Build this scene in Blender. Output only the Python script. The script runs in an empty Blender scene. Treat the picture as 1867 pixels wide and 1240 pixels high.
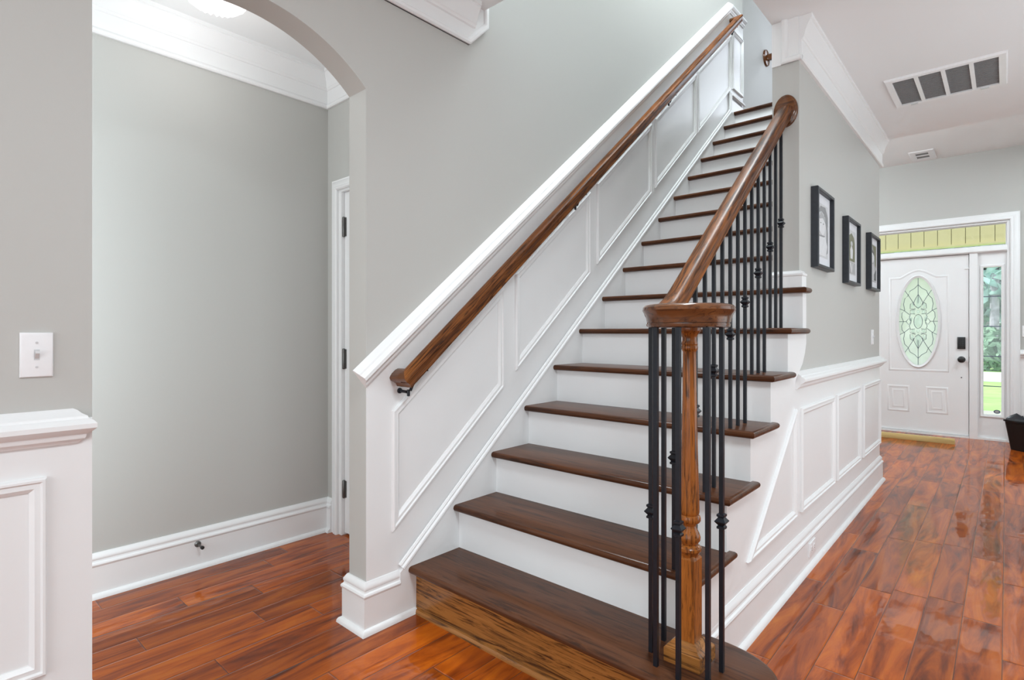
import bpy, bmesh, math, random
from math import sin, cos, pi, radians, atan2, sqrt, tan
from mathutils import Vector, Matrix
from mathutils.geometry import tessellate_polygon

SC = bpy.context.scene
COL = SC.collection
R = random.Random(7)

# ------------------------------------------------------------------ camera
cd = bpy.data.cameras.new('camera')
cam = bpy.data.objects.new('camera', cd)
COL.objects.link(cam)
cam.location = (1.7692, -1.4063, 1.1222)
cam.rotation_euler = (radians(90), 0, radians(41.722))
cd.sensor_width = 36.0
cd.sensor_fit = 'HORIZONTAL'
cd.lens = 36.0 * 1010.8 / 1867
cd.shift_y = -14.5 / 1867
cd.clip_start = 0.02
cd.clip_end = 300
SC.camera = cam

# ------------------------------------------------------------------ view, world, room light
SC.view_settings.view_transform = 'Standard'
SC.view_settings.look = 'None'
SC.view_settings.gamma = 1
SC.view_settings.use_curve_mapping = False
SC.view_settings.exposure = 0.0

w = bpy.data.worlds.new('overcast')
SC.world = w
w.use_nodes = True
bg = w.node_tree.nodes['Background']
bg.inputs[0].default_value = (0.93, 0.97, 1.0, 1)
bg.inputs[1].default_value = 1.25


sn = bpy.data.lights.new('sun', 'SUN')
sn.energy, sn.angle, sn.color = 3.1, radians(3), (1, .97, .90)
so = bpy.data.objects.new('sun', sn)
so.rotation_euler = Vector((1, .25, -1.1)).to_track_quat('-Z', 'Y').to_euler()
COL.objects.link(so)


def area(name, loc, rot, sx, sy, power, col=(1, 1, 1)):
    l = bpy.data.lights.new(name, 'AREA')
    l.shape = 'RECTANGLE'
    l.size, l.size_y, l.energy, l.color = sx, sy, power, col
    o = bpy.data.objects.new(name, l)
    o.location = loc
    o.rotation_euler = rot
    COL.objects.link(o)
    return o



def lamp(name, loc, power, rad, col=(1, 1, 1)):
    l = bpy.data.lights.new(name, 'POINT')
    l.energy, l.shadow_soft_size, l.color = power, rad, col
    o = bpy.data.objects.new(name, l)
    o.location = loc
    COL.objects.link(o)
    return o


DAY = (.875, .985, 1.045)
area('hall_ceiling_lamp', (2.0, -.7, 2.54), (0, 0, 0), .6, .6, 38, DAY)
area('hall_side_fill', (2.93, 1.8, 1.25), (0, radians(90), 0), 1.8, 2.2, 27, DAY)  # added fill from the right for wainscot and hall wall, no real window
lamp('foyer_hidden_fill', (-.5, 4.3, 2.64), 82, .22, DAY)  # invented fill, no fixture: hidden behind the picture wall to brighten the door wall
area('foyer_ceiling_fill', (2.5, 4.7, 2.95), (0, 0, 0), .8, .8, 27, DAY)  # extra overhead fill to lift the dim foyer, no known fixture
area('upstairs_window_light', (.9, 5.45, 4.1), (radians(-90), 0, 0), 1.2, 1.3, 27, (.80, .88, 1))
area('stairwell_fill', (.45, 1.9, 5.3), (0, 0, 0), .6, 1.6, 110, DAY)  # made-up fill high above the stairs, brightens the stair wall
area('vestibule_side_fill', (-.16, -2.0, 1.3), (0, radians(90), 0), 1.8, 1.5, 40, DAY)  # unseen fill added to light only the vestibule back wall
area('room_back_fill', (1.6, -4.7, 1.5), (radians(90), 0, 0), 3.4, 2.2, 53, DAY)  # broad soft fill added behind the camera, stands for no known window


# ------------------------------------------------------------------ materials
def newmat(name):
    m = bpy.data.materials.new(name)
    m.use_nodes = True
    nt = m.node_tree
    return m, nt, nt.nodes['Principled BSDF']


def N(nt, typ, **kw):
    n = nt.nodes.new(typ)
    for k, v in kw.items():
        setattr(n, k, v)
    return n


def inp(n, name, v):
    n.inputs[name].default_value = v


def ramp(nt, stops, interp='LINEAR'):
    n = nt.nodes.new('ShaderNodeValToRGB')
    n.color_ramp.interpolation = interp
    e = n.color_ramp.elements
    while len(e) < len(stops):
        e.new(0.5)
    for i, (p, c) in enumerate(stops):
        e[i].position = p
        e[i].color = (*c, 1) if len(c) == 3 else c
    return n


def plain(name, col, rough=.5, metal=0.0, spec=.5, noise=0.0, nscale=60, bump=0.0):
    m, nt, p = newmat(name)
    inp(p, 'Base Color', (*col, 1))
    inp(p, 'Roughness', rough)
    inp(p, 'Metallic', metal)
    inp(p, 'Specular IOR Level', spec)
    tc = N(nt, 'ShaderNodeTexCoord')
    if noise or bump:
        nz = N(nt, 'ShaderNodeTexNoise')
        inp(nz, 'Scale', nscale)
        inp(nz, 'Detail', 3.0)
        nt.links.new(tc.outputs['Object'], nz.inputs['Vector'])
        if noise:
            a = tuple(c * (1 - noise) for c in col)
            b = tuple(min(1, c * (1 + noise)) for c in col)
            r = ramp(nt, [(.3, a), (.7, b)])
            nt.links.new(nz.outputs['Fac'], r.inputs['Fac'])
            nt.links.new(r.outputs['Color'], p.inputs['Base Color'])
        if bump:
            b = N(nt, 'ShaderNodeBump')
            inp(b, 'Strength', bump)
            inp(b, 'Distance', .002)
            nt.links.new(nz.outputs['Fac'], b.inputs['Height'])
            nt.links.new(b.outputs['Normal'], p.inputs['Normal'])
    return m


def wood(name, axis, light, mid, dark, grain=1.0, rough=.28, rotx=0.0, scale=1.0, coat=.4, streak=.55, thr=.43, spec=.2):
    """stained oak: long pore streaks along one axis over a slow tone drift"""
    m, nt, p = newmat(name)
    tc = N(nt, 'ShaderNodeTexCoord')
    mp = N(nt, 'ShaderNodeMapping')
    mp.vector_type = 'POINT'
    inp(mp, 'Rotation', (rotx, 0, 0))
    nt.links.new(tc.outputs['Object'], mp.inputs['Vector'])
    mp2 = N(nt, 'ShaderNodeMapping')
    s = [26 * scale, 26 * scale, 26 * scale]
    s['xyz'.index(axis)] = 1.7 * scale
    inp(mp2, 'Scale', s)
    nt.links.new(mp.outputs['Vector'], mp2.inputs['Vector'])
    n1 = N(nt, 'ShaderNodeTexNoise')
    inp(n1, 'Scale', .55)
    inp(n1, 'Detail', 5.0)
    inp(n1, 'Roughness', .6)
    inp(n1, 'Distortion', .8)
    n2 = N(nt, 'ShaderNodeTexNoise')
    inp(n2, 'Scale', 2.3)
    inp(n2, 'Detail', 8.0)
    inp(n2, 'Roughness', .65)
    inp(n2, 'Distortion', 1.6)
    for n in (n1, n2):
        nt.links.new(mp2.outputs['Vector'], n.inputs['Vector'])
    r1 = ramp(nt, [(.30, mid), (.50, tuple((a + b) / 2 for a, b in zip(light, mid))), (.72, light)])
    nt.links.new(n1.outputs['Fac'], r1.inputs['Fac'])
    r2 = ramp(nt, [(thr - .09, (1, 1, 1)), (thr + .05, (0, 0, 0))])
    nt.links.new(n2.outputs['Fac'], r2.inputs['Fac'])
    k = N(nt, 'ShaderNodeMath', operation='MULTIPLY')
    nt.links.new(r2.outputs['Color'], k.inputs[0])
    k.inputs[1].default_value = streak * grain
    mx = N(nt, 'ShaderNodeMix', data_type='RGBA')
    nt.links.new(k.outputs[0], mx.inputs['Factor'])
    nt.links.new(r1.outputs['Color'], mx.inputs['A'])
    mx.inputs['B'].default_value = (*dark, 1)
    nt.links.new(mx.outputs['Result'], p.inputs['Base Color'])
    inp(p, 'Roughness', rough)
    inp(p, 'Specular IOR Level', spec)
    inp(p, 'Coat Weight', coat)
    inp(p, 'Coat Roughness', .15)
    inp(p, 'Coat IOR', 1.4)
    bp = N(nt, 'ShaderNodeBump')
    inp(bp, 'Strength', .12)
    inp(bp, 'Distance', .001)
    nt.links.new(n2.outputs['Fac'], bp.inputs['Height'])
    nt.links.new(bp.outputs['Normal'], p.inputs['Normal'])
    return m


def floor_material():
    m, nt, p = newmat('hand_scraped_planks')
    L = nt.links.new
    tc = N(nt, 'ShaderNodeTexCoord')
    sp = N(nt, 'ShaderNodeSeparateXYZ')
    L(tc.outputs['Object'], sp.inputs[0])

    def M(op, a, b=None, c=None):
        n = N(nt, 'ShaderNodeMath', operation=op)
        for i, v in enumerate((a, b, c)):
            if v is None:
                continue
            if isinstance(v, (int, float)):
                n.inputs[i].default_value = v
            else:
                L(v, n.inputs[i])
        return n.outputs[0]
    PW, PL = .1185, .78
    u = M('DIVIDE', M('SUBTRACT', sp.outputs[0], 1.403), PW)
    row = M('FLOOR', u)
    fu = M('SUBTRACT', u, row)
    wn = N(nt, 'ShaderNodeTexWhiteNoise', noise_dimensions='1D')
    L(row, wn.inputs['W'])
    off = M('MULTIPLY', wn.outputs['Value'], PL * 7)
    v = M('DIVIDE', M('ADD', sp.outputs[1], off), PL)
    pid = M('FLOOR', v)
    fv = M('SUBTRACT', v, pid)
    cb = N(nt, 'ShaderNodeCombineXYZ')
    L(row, cb.inputs[0])
    L(pid, cb.inputs[1])
    wn2 = N(nt, 'ShaderNodeTexWhiteNoise', noise_dimensions='3D')
    L(cb.outputs[0], wn2.inputs['Vector'])
    # distance to plank edge in metres
    du = M('MULTIPLY', M('MINIMUM', fu, M('SUBTRACT', 1.0, fu)), PW)
    dv = M('MULTIPLY', M('MINIMUM', fv, M('SUBTRACT', 1.0, fv)), PL)
    d = M('MINIMUM', du, dv)
    # grain, shifted for each plank
    sh = N(nt, 'ShaderNodeVectorMath', operation='MULTIPLY_ADD')
    L(wn2.outputs['Color'], sh.inputs[0])
    sh.inputs[1].default_value = (9, 9, 9)
    L(tc.outputs['Object'], sh.inputs[2])
    mp = N(nt, 'ShaderNodeMapping')
    inp(mp, 'Scale', (16, 2.2, 16))
    L(sh.outputs[0], mp.inputs['Vector'])
    n1 = N(nt, 'ShaderNodeTexNoise')
    inp(n1, 'Scale', .8)
    inp(n1, 'Detail', 6.0)
    inp(n1, 'Roughness', .6)
    inp(n1, 'Distortion', 1.4)
    L(mp.outputs[0], n1.inputs['Vector'])
    r = ramp(nt, [(.27, (.080, .016, .004)), (.42, (.25, .044, .004)), (.56, (.43, .088, .005)), (.75, (.56, .145, .007))])
    L(n1.outputs['Fac'], r.inputs['Fac'])
    tone = N(nt, 'ShaderNodeMapRange')
    L(wn2.outputs['Value'], tone.inputs['Value'])
    inp(tone, 'To Min', .72)
    inp(tone, 'To Max', 1.12)
    tm = N(nt, 'ShaderNodeVectorMath', operation='SCALE')
    L(r.outputs['Color'], tm.inputs[0])
    L(tone.outputs[0], tm.inputs['Scale'])
    gap = N(nt, 'ShaderNodeMapRange')
    L(d, gap.inputs['Value'])
    inp(gap, 'From Min', .0004)
    inp(gap, 'From Max', .0016)
    mx = N(nt, 'ShaderNodeMix', data_type='RGBA')
    L(gap.outputs[0], mx.inputs['Factor'])
    mx.inputs['A'].default_value = (.05, .025, .018, 1)
    L(tm.outputs[0], mx.inputs['B'])
    L(mx.outputs['Result'], p.inputs['Base Color'])
    # bevelled edges and scraped waves
    bev = N(nt, 'ShaderNodeMapRange', interpolation_type='SMOOTHSTEP')
    L(d, bev.inputs['Value'])
    inp(bev, 'From Min', 0.0)
    inp(bev, 'From Max', .006)
    mpw = N(nt, 'ShaderNodeMapping')
    inp(mpw, 'Scale', (30, 9, 30))
    L(sh.outputs[0], mpw.inputs['Vector'])
    nw = N(nt, 'ShaderNodeTexNoise')
    inp(nw, 'Scale', .8)
    inp(nw, 'Detail', 1.5)
    L(mpw.outputs[0], nw.inputs['Vector'])
    hgt = M('ADD', M('MULTIPLY', bev.outputs[0], .0011), M('MULTIPLY', nw.outputs['Fac'], .0011))
    bp = N(nt, 'ShaderNodeBump')
    inp(bp, 'Strength', 1.0)
    inp(bp, 'Distance', 1.0)
    L(hgt, bp.inputs['Height'])
    L(bp.outputs['Normal'], p.inputs['Normal'])
    L(bp.outputs['Normal'], p.inputs['Coat Normal'])
    inp(p, 'Roughness', .4)
    inp(p, 'Specular IOR Level', .05)
    inp(p, 'Coat Weight', .62)
    inp(p, 'Coat Roughness', .03)
    inp(p, 'Coat IOR', 1.58)
    return m


WALL = plain('greige_wall_paint', (.53, .525, .50), .6, spec=.3, bump=.05, nscale=300)
WHITE = plain('white_trim_paint', (.86, .86, .86), .38, spec=.4, noise=.006, nscale=9)
CEIL = plain('ceiling_paint', (.88, .89, .89), .75, spec=.2, bump=.05, nscale=240)
FLOOR = floor_material()
OAK_X = wood('stained_oak_tread', 'x', (.125, .046, .019), (.062, .023, .011), (.022, .011, .008), rough=.32, scale=.8, streak=.75, coat=.32, spec=.10, thr=.46)
OAK_R = wood('stained_oak_riser', 'x', (.46, .195, .05), (.25, .095, .022), (.035, .013, .006), rough=.25, scale=1.0, streak=.9, thr=.47)
OAK_RAIL = wood('stained_oak_rail', 'y', (.30, .105, .028), (.105, .034, .012), (.018, .009, .007), rough=.35, rotx=-atan2(.812, 1), scale=1.1, streak=.8, thr=.50, coat=.10, spec=.06)
OAK_Z = wood('stained_oak_newel', 'z', (.46, .15, .026), (.20, .056, .012), (.030, .013, .007), rough=.25, scale=1.5, streak=.8, thr=.465)
OAK_V = wood('stained_oak_cap', 'x', (.20, .075, .025), (.085, .030, .012), (.022, .010, .008), rough=.15, scale=1.0, streak=.7)
IRON = plain('black_iron', (.008, .010, .015), .36, 0.0, .35, noise=.2, nscale=40)
DARKMETAL = plain('oil_rubbed_bronze', (.035, .035, .035), .38, .5, .5, noise=.1)
HINGE = plain('pewter_metal', (.16, .155, .15), .4, .8, .5, noise=.1)
PLASTIC = plain('white_plastic', (.88, .88, .89), .3, spec=.5, noise=.01)
SCREW = plain('painted_screw', (.66, .66, .67), .3, .2, .5, noise=.02)
VENTGREY = plain('filter_grey', (.27, .27, .27), .8, spec=.2, noise=.06, nscale=300)
PINE = wood('raw_pine', 'x', (.74, .58, .27), (.62, .46, .19), (.22, .13, .05), rough=.6, coat=0, scale=.7, streak=.5)
BLACK = plain('black_plastic', (.004, .004, .005), .45, spec=.4, noise=.2)
BAG = plain('dark_bag', (.010, .012, .016), .3, spec=.6, noise=.3, nscale=12)
FRAME = plain('black_frame_wood', (.014, .017, .024), .4, spec=.5, noise=.2)
MAT = plain('white_mat_board', (.72, .72, .75), .8, spec=.2, noise=.01)
GREYS = [plain('print_grey_%d' % i, (g, g, g * 1.02), .5, spec=.3, noise=.05, nscale=30) for i, g in enumerate((.58, .42, .27, .12, .70))]
GREENISH = plain('print_olive', (.20, .20, .13), .5, spec=.3, noise=.1, nscale=20)
BOARD = plain('cream_vinyl_board', (.80, .72, .42), .5, spec=.3, noise=.02)
BOARDGAP = plain('vinyl_groove', (.33, .30, .18), .7)
LAWN = plain('lawn_green', (.42, .66, .25), .9, spec=.1, noise=.3, nscale=1.3)
ROAD = plain('pale_road', (.70, .69, .74), .9, spec=.1, noise=.06, nscale=3)
TRUNK = plain('pale_bark', (.50, .47, .55), .9, spec=.1, noise=.25, nscale=6)
LEAF = plain('leaf_green', (.34, .52, .38), .7, spec=.2, noise=.6, nscale=.9)
LEAF2 = plain('leaf_blue_green', (.36, .52, .50), .7, spec=.2, noise=.6, nscale=.9)
CONC = plain('porch_concrete', (.55, .54, .52), .8, spec=.2, noise=.06, nscale=5)
STICK = plain('sticker_blue_grey', (.10, .14, .20), .5, noise=.1)
STICK2 = plain('sticker_pale', (.45, .45, .42), .5, noise=.1)
LEAD = plain('lead_came', (.13, .15, .20), .4, .6, noise=.1)


def glass_clear():
    m = bpy.data.materials.new('clear_pane')
    m.use_nodes = True
    nt = m.node_tree
    nt.nodes.clear()
    o = N(nt, 'ShaderNodeOutputMaterial')
    t = N(nt, 'ShaderNodeBsdfTransparent')
    t.inputs[0].default_value = (.95, .98, .97, 1)
    g = N(nt, 'ShaderNodeBsdfGlossy')
    g.inputs['Roughness'].default_value = .02
    f = N(nt, 'ShaderNodeFresnel')
    f.inputs[0].default_value = 1.45
    mx = N(nt, 'ShaderNodeMixShader')
    nt.links.new(f.outputs[0], mx.inputs[0])
    nt.links.new(t.outputs[0], mx.inputs[1])
    nt.links.new(g.outputs[0], mx.inputs[2])
    nt.links.new(mx.outputs[0], o.inputs[0])
    return m


def glass_textured(name, col, tr):
    m = bpy.data.materials.new(name)
    m.use_nodes = True
    nt = m.node_tree
    nt.nodes.clear()
    o = N(nt, 'ShaderNodeOutputMaterial')
    t = N(nt, 'ShaderNodeBsdfTransparent')
    t.inputs[0].default_value = (.9, .97, .93, 1)
    d = N(nt, 'ShaderNodeBsdfTranslucent')
    d.inputs[0].default_value = (*col, 1)
    g = N(nt, 'ShaderNodeBsdfGlossy')
    g.inputs['Roughness'].default_value = .15
    tc = N(nt, 'ShaderNodeTexCoord')
    nz = N(nt, 'ShaderNodeTexNoise')
    inp(nz, 'Scale', 70.0)
    nt.links.new(tc.outputs['Object'], nz.inputs['Vector'])
    b = N(nt, 'ShaderNodeBump')
    inp(b, 'Strength', .5)
    inp(b, 'Distance', .004)
    nt.links.new(nz.outputs['Fac'], b.inputs['Height'])
    nt.links.new(b.outputs['Normal'], g.inputs['Normal'])
    m1 = N(nt, 'ShaderNodeMixShader')
    m1.inputs[0].default_value = tr
    nt.links.new(d.outputs[0], m1.inputs[1])
    nt.links.new(t.outputs[0], m1.inputs[2])
    m2 = N(nt, 'ShaderNodeMixShader')
    m2.inputs[0].default_value = .07
    nt.links.new(m1.outputs[0], m2.inputs[1])
    nt.links.new(g.outputs[0], m2.inputs[2])
    nt.links.new(m2.outputs[0], o.inputs[0])
    return m


PANE = glass_clear()
FROST = glass_textured('textured_glass', (.97, 1.0, .99), .35)
BEVEL = glass_textured('bevelled_glass', (.93, .97, .97), .15)


def lampglass():
    m, nt, p = newmat('lit_crystal_glass')
    tc = N(nt, 'ShaderNodeTexCoord')
    nz = N(nt, 'ShaderNodeTexVoronoi')
    inp(nz, 'Scale', 38.0)
    nt.links.new(tc.outputs['Object'], nz.inputs['Vector'])
    r = ramp(nt, [(0, (.75, .75, .72)), (.7, (1, 1, 1))])
    nt.links.new(nz.outputs['Distance'], r.inputs['Fac'])
    nt.links.new(r.outputs['Color'], p.inputs['Emission Color'])
    inp(p, 'Base Color', (.9, .9, .9, 1))
    inp(p, 'Roughness', .1)
    inp(p, 'Emission Strength', .9)
    return m


LAMPGLASS = lampglass()


# ------------------------------------------------------------------ mesh helpers
def V(*a):
    return Vector(a)


def box(bm, x0, x1, y0, y1, z0, z1, mi=0):
    vs = [bm.verts.new((x, y, z)) for x in (x0, x1) for y in (y0, y1) for z in (z0, z1)]
    for q in ((0, 1, 3, 2), (4, 6, 7, 5), (0, 4, 5, 1), (2, 3, 7, 6), (0, 2, 6, 4), (1, 5, 7, 3)):
        f = bm.faces.new([vs[i] for i in q])
        f.material_index = mi


def fill(bm, vs, poly):
    """triangles over a polygon that may be concave"""
    if len(vs) == 4:
        return [bm.faces.new(vs)]
    return [bm.faces.new([vs[i] for i in t]) for t in tessellate_polygon([[Vector((p[0], p[1], 0)) for p in poly]])]


def prism(bm, poly, o, ex, ey, en, depth, mi=0):
    """polygon (may be concave) in plane o,ex,ey pushed along en by depth"""
    a = [bm.verts.new(o + ex * u + ey * v) for u, v in poly]
    b = [bm.verts.new(o + ex * u + ey * v + en * depth) for u, v in poly]
    n = len(poly)
    fs = fill(bm, a, poly) + fill(bm, b, poly)
    for i in range(n):
        fs.append(bm.faces.new((a[i], b[i], b[(i + 1) % n], a[(i + 1) % n])))
    for f in fs:
        f.material_index = mi


XZ = (V(1, 0, 0), V(0, 0, 1))
YZ = (V(0, 1, 0), V(0, 0, 1))
XY = (V(1, 0, 0), V(0, 1, 0))


def prism_yz(bm, poly, x0, x1, mi=0):
    prism(bm, poly, V(x0, 0, 0), YZ[0], YZ[1], V(1, 0, 0), x1 - x0, mi)


def prism_xz(bm, poly, y0, y1, mi=0):
    prism(bm, poly, V(0, y0, 0), XZ[0], XZ[1], V(0, 1, 0), y1 - y0, mi)


def prism_xy(bm, poly, z0, z1, mi=0):
    prism(bm, poly, V(0, 0, z0), XY[0], XY[1], V(0, 0, 1), z1 - z0, mi)


def sweep(bm, path, prof, closed, o, ex, ey, en, caps=True):
    """mitred moulding: profile points (a = to the left of the path, b = along en)"""
    P = [Vector(p) for p in path]
    n = len(P)
    rings = []
    for i in range(n):
        d0 = (P[i] - P[i - 1]).normalized() if (closed or i > 0) else None
        d1 = (P[(i + 1) % n] - P[i]).normalized() if (closed or i < n - 1) else None
        if d0 is None:
            d0 = d1
        if d1 is None:
            d1 = d0
        n0 = Vector((-d0.y, d0.x))
        n1 = Vector((-d1.y, d1.x))
        m = (n0 + n1) / max(.15, 1 + n0.dot(n1))
        ring = []
        for a, b in prof:
            q = P[i] + m * a
            ring.append(bm.verts.new(o + ex * q.x + ey * q.y + en * b))
        rings.append(ring)
    k = len(prof)
    for i in range(n if closed else n - 1):
        r0, r1 = rings[i], rings[(i + 1) % n]
        for j in range(k):
            bm.faces.new((r0[j], r1[j], r1[(j + 1) % k], r0[(j + 1) % k]))
    if not closed and caps:
        bm.faces.new(rings[0])
        bm.faces.new(rings[-1][::-1])


def sweep3(bm, pts, prof, up=V(0, 0, 1), caps=True, scale=None):
    """profile (side, up) carried along a 3-D path lying in a vertical plane"""
    rings = []
    n = len(pts)
    for i, p in enumerate(pts):
        d = (pts[min(n - 1, i + 1)] - pts[max(0, i - 1)]).normalized()
        s = d.cross(up).normalized()
        u = s.cross(d).normalized()
        sc = scale[i] if scale else 1
        rings.append([bm.verts.new(p + s * a * sc + u * b * sc) for a, b in prof])
    k = len(prof)
    for i in range(n - 1):
        for j in range(k):
            bm.faces.new((rings[i][j], rings[i + 1][j], rings[i + 1][(j + 1) % k], rings[i][(j + 1) % k]))
    if caps:
        bm.faces.new(rings[0])
        bm.faces.new(rings[-1][::-1])


def lathe(bm, prof, seg=32, o=V(0, 0, 0), ax=V(0, 0, 1), ex=V(1, 0, 0), start=0.0, mi=0):
    """profile (radius, distance along ax)"""
    ey = ax.cross(ex)
    rings = []
    for r, z in prof:
        if r < 1e-6:
            rings.append([bm.verts.new(o + ax * z)])
        else:
            rings.append([bm.verts.new(o + ax * z + (ex * cos(start + 2 * pi * i / seg) + ey * sin(start + 2 * pi * i / seg)) * r) for i in range(seg)])
    for a, b in zip(rings, rings[1:]):
        for i in range(seg):
            j = (i + 1) % seg
            if len(a) == 1 and len(b) == 1:
                continue
            if len(a) == 1:
                f = bm.faces.new((a[0], b[i], b[j]))
            elif len(b) == 1:
                f = bm.faces.new((a[i], b[0], a[j]))
            else:
                f = bm.faces.new((a[i], b[i], b[j], a[j]))
            f.material_index = mi
    if len(rings[0]) > 1:
        bm.faces.new(rings[0]).material_index = mi
    if len(rings[-1]) > 1:
        bm.faces.new(rings[-1][::-1]).material_index = mi


def tube(bm, pts, r, seg=8):
    n = len(pts)
    rings = []
    ref = V(0.3, 0.2, 0.93)
    for i, p in enumerate(pts):
        d = (pts[min(n - 1, i + 1)] - pts[max(0, i - 1)]).normalized()
        rf = ref if abs(d.dot(ref)) < .95 else V(1, 0, 0)
        s = d.cross(rf).normalized()
        u = s.cross(d)
        rr = r[i] if isinstance(r, (list, tuple)) else r
        rings.append([bm.verts.new(p + (s * cos(2 * pi * k / seg) + u * sin(2 * pi * k / seg)) * rr) for k in range(seg)])
    for a, b in zip(rings, rings[1:]):
        for k in range(seg):
            bm.faces.new((a[k], b[k], b[(k + 1) % seg], a[(k + 1) % seg]))
    bm.faces.new(rings[0])
    bm.faces.new(rings[-1][::-1])


def offset_poly(poly, ins):
    n = len(poly)
    out = []
    for i in range(n):
        p = Vector(poly[i])
        a = Vector(poly[i - 1])
        b = Vector(poly[(i + 1) % n])
        d0 = (p - a).normalized()
        d1 = (b - p).normalized()
        n0 = Vector((-d0.y, d0.x))
        n1 = Vector((-d1.y, d1.x))
        i0, i1 = ins[i - 1], ins[i]
        cr = d0.x * d1.y - d0.y * d1.x
        if abs(cr) < 1e-4:
            out.append(p + n0 * max(i0, i1))
        else:
            q0 = p + n0 * i0
            q1 = p + n1 * i1
            t = ((q1 - q0).x * d1.y - (q1 - q0).y * d1.x) / cr
            out.append(q0 + d0 * t)
    return out


def rounded_slab(bm, poly, z0, z1, flags, n=6, rad=None):
    """slab whose flagged edges (edge i runs from point i to i+1) carry a half-round nosing"""
    r = rad or (z1 - z0) / 2
    zc = (z0 + z1) / 2
    hz = (z1 - z0) / 2
    rings = []
    for i in range(n + 1):
        t = -pi / 2 + pi * i / n
        ins = r * (1 - cos(t))
        q = offset_poly(poly, [ins * f for f in flags])
        rings.append([bm.verts.new((p.x, p.y, zc + hz * sin(t))) for p in q])
    k = len(poly)
    for a, b in zip(rings, rings[1:]):
        for i in range(k):
            bm.faces.new((a[i], a[(i + 1) % k], b[(i + 1) % k], b[i]))
    fill(bm, rings[0], [v.co for v in rings[0]])
    fill(bm, rings[-1], [v.co for v in rings[-1]])


def obj(name, bm, mat, parent=None, smooth=True, angle=32):
    bmesh.ops.recalc_face_normals(bm, faces=bm.faces)
    me = bpy.data.meshes.new(name)
    bm.to_mesh(me)
    bm.free()
    for m in (mat if isinstance(mat, (list, tuple)) else [mat]):
        me.materials.append(m)
    if smooth and len(me.polygons):
        me.polygons.foreach_set('use_smooth', [True] * len(me.polygons))
        me.set_sharp_from_angle(angle=radians(angle))
    o = bpy.data.objects.new(name, me)
    COL.objects.link(o)
    if parent:
        o.parent = parent
        # vertices are written in world space: keep them there under a moved parent
        o.matrix_parent_inverse = Matrix.Translation(-Vector(parent['_base'])) if '_base' in parent else Matrix()
    return o


BASES = []


def thing(name, label, cat, base=(0, 0, 0), group=None, kind=None):
    o = bpy.data.objects.new(name, None)
    o.location = base
    o.empty_display_size = .1
    COL.objects.link(o)
    o['_base'] = list(base)
    BASES.append(o)
    return tag(o, label, cat, group, kind)


def tag(o, label=None, cat=None, group=None, kind=None):
    if label:
        o['label'] = label
    if cat:
        o['category'] = cat
    if group:
        o['group'] = group
    if kind:
        o['kind'] = kind
    return o


def struct(name, bm, mat, label=None, cat=None, parent=None, **kw):
    o = obj(name, bm, mat, parent, **kw)
    if not parent:
        tag(o, label, cat, kind='structure')
    return o


NB = bmesh.new

# ------------------------------------------------------------------ dimensions
H, RUN, NOSE, TT = .19, .234, .034, .027
SL = H / RUN
W0 = -.02          # painted face of the stair wall
WR, WL = 1.05, .932  # faces of the wall right of the stairs
YE, YF = 1.407, 3.583  # its near end and far corner
ZC, ZF, ZT = 2.59, 3.0, 5.5
YD = 6.15          # front door wall
VB, VE = -1.111, .251  # vestibule back and end walls
LAND = 16 * H

# ------------------------------------------------------------------ floor and shell
bm = NB()
box(bm, -3.0, 3.2, -5.0, YD + .1, -.05, 0)
struct('floor', bm, FLOOR, 'glossy red-brown hand-scraped plank floor of hall and vestibule', 'floor')

# left wall with the arched opening
AY0, AY1, SPR, RISE = -1.054, -.221, 2.033, .17
half = (AY1 - AY0) / 2
RAD = (half * half + RISE * RISE) / (2 * RISE)
yc = (AY0 + AY1) / 2
th = math.asin(half / RAD)
arc = [(yc + RAD * sin(-th + 2 * th * i / 36), SPR + RISE - RAD + RAD * cos(-th + 2 * th * i / 36)) for i in range(37)]
bm = NB()
prism_yz(bm, [(-5, 0), (AY0, 0)] + arc + [(AY1, 0), (3.75, 0), (3.75, ZT), (-5, ZT)], W0 - .113, W0)
struct('wall_left', bm, WALL, 'greige wall with the arched opening beside the stairs', 'wall')

# wall right of the stairs, stepped below the open treads
poly = [(RUN + .012, 0)]
for k in range(2, 8):
    poly += [((k - 1) * RUN + .012, k * H - TT)]
    if k < 7:
        poly += [(k * RUN + .012, k * H - TT)]
poly += [(YE, 7 * H - TT), (YE, ZT), (YF, ZT), (YF, 0)]
bm = NB()
prism_yz(bm, poly, WL, WR)
struct('wall_right', bm, WALL, 'greige wall right of the stairs carrying the three pictures', 'wall')

# upper walls round the stairwell
bm = NB()
box(bm, WL + .002, WR, .30, YE, ZC + .02, ZT)
box(bm, W0 + .001, WL + .002, .29, .398, ZC + .02, ZT)
box(bm, -.14, 3.0, 5.6, 5.7, ZF + .1, ZT)
struct('wall_upper', bm, WALL, 'upper hall walls around the stairwell', 'wall')
bm = NB()
box(bm, -.24, -.12, 3.75, 5.6, LAND, ZT)
struct('wall_landing', bm, WALL, 'pale wall beyond the top of the stairs', 'wall')
bm = NB()
box(bm, W0, 3.0, 15 * RUN + .1, 5.6, LAND - .02, LAND)
struct('floor_landing', bm, OAK_X, 'dark wood floor at the top of the stairs', 'floor')

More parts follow.
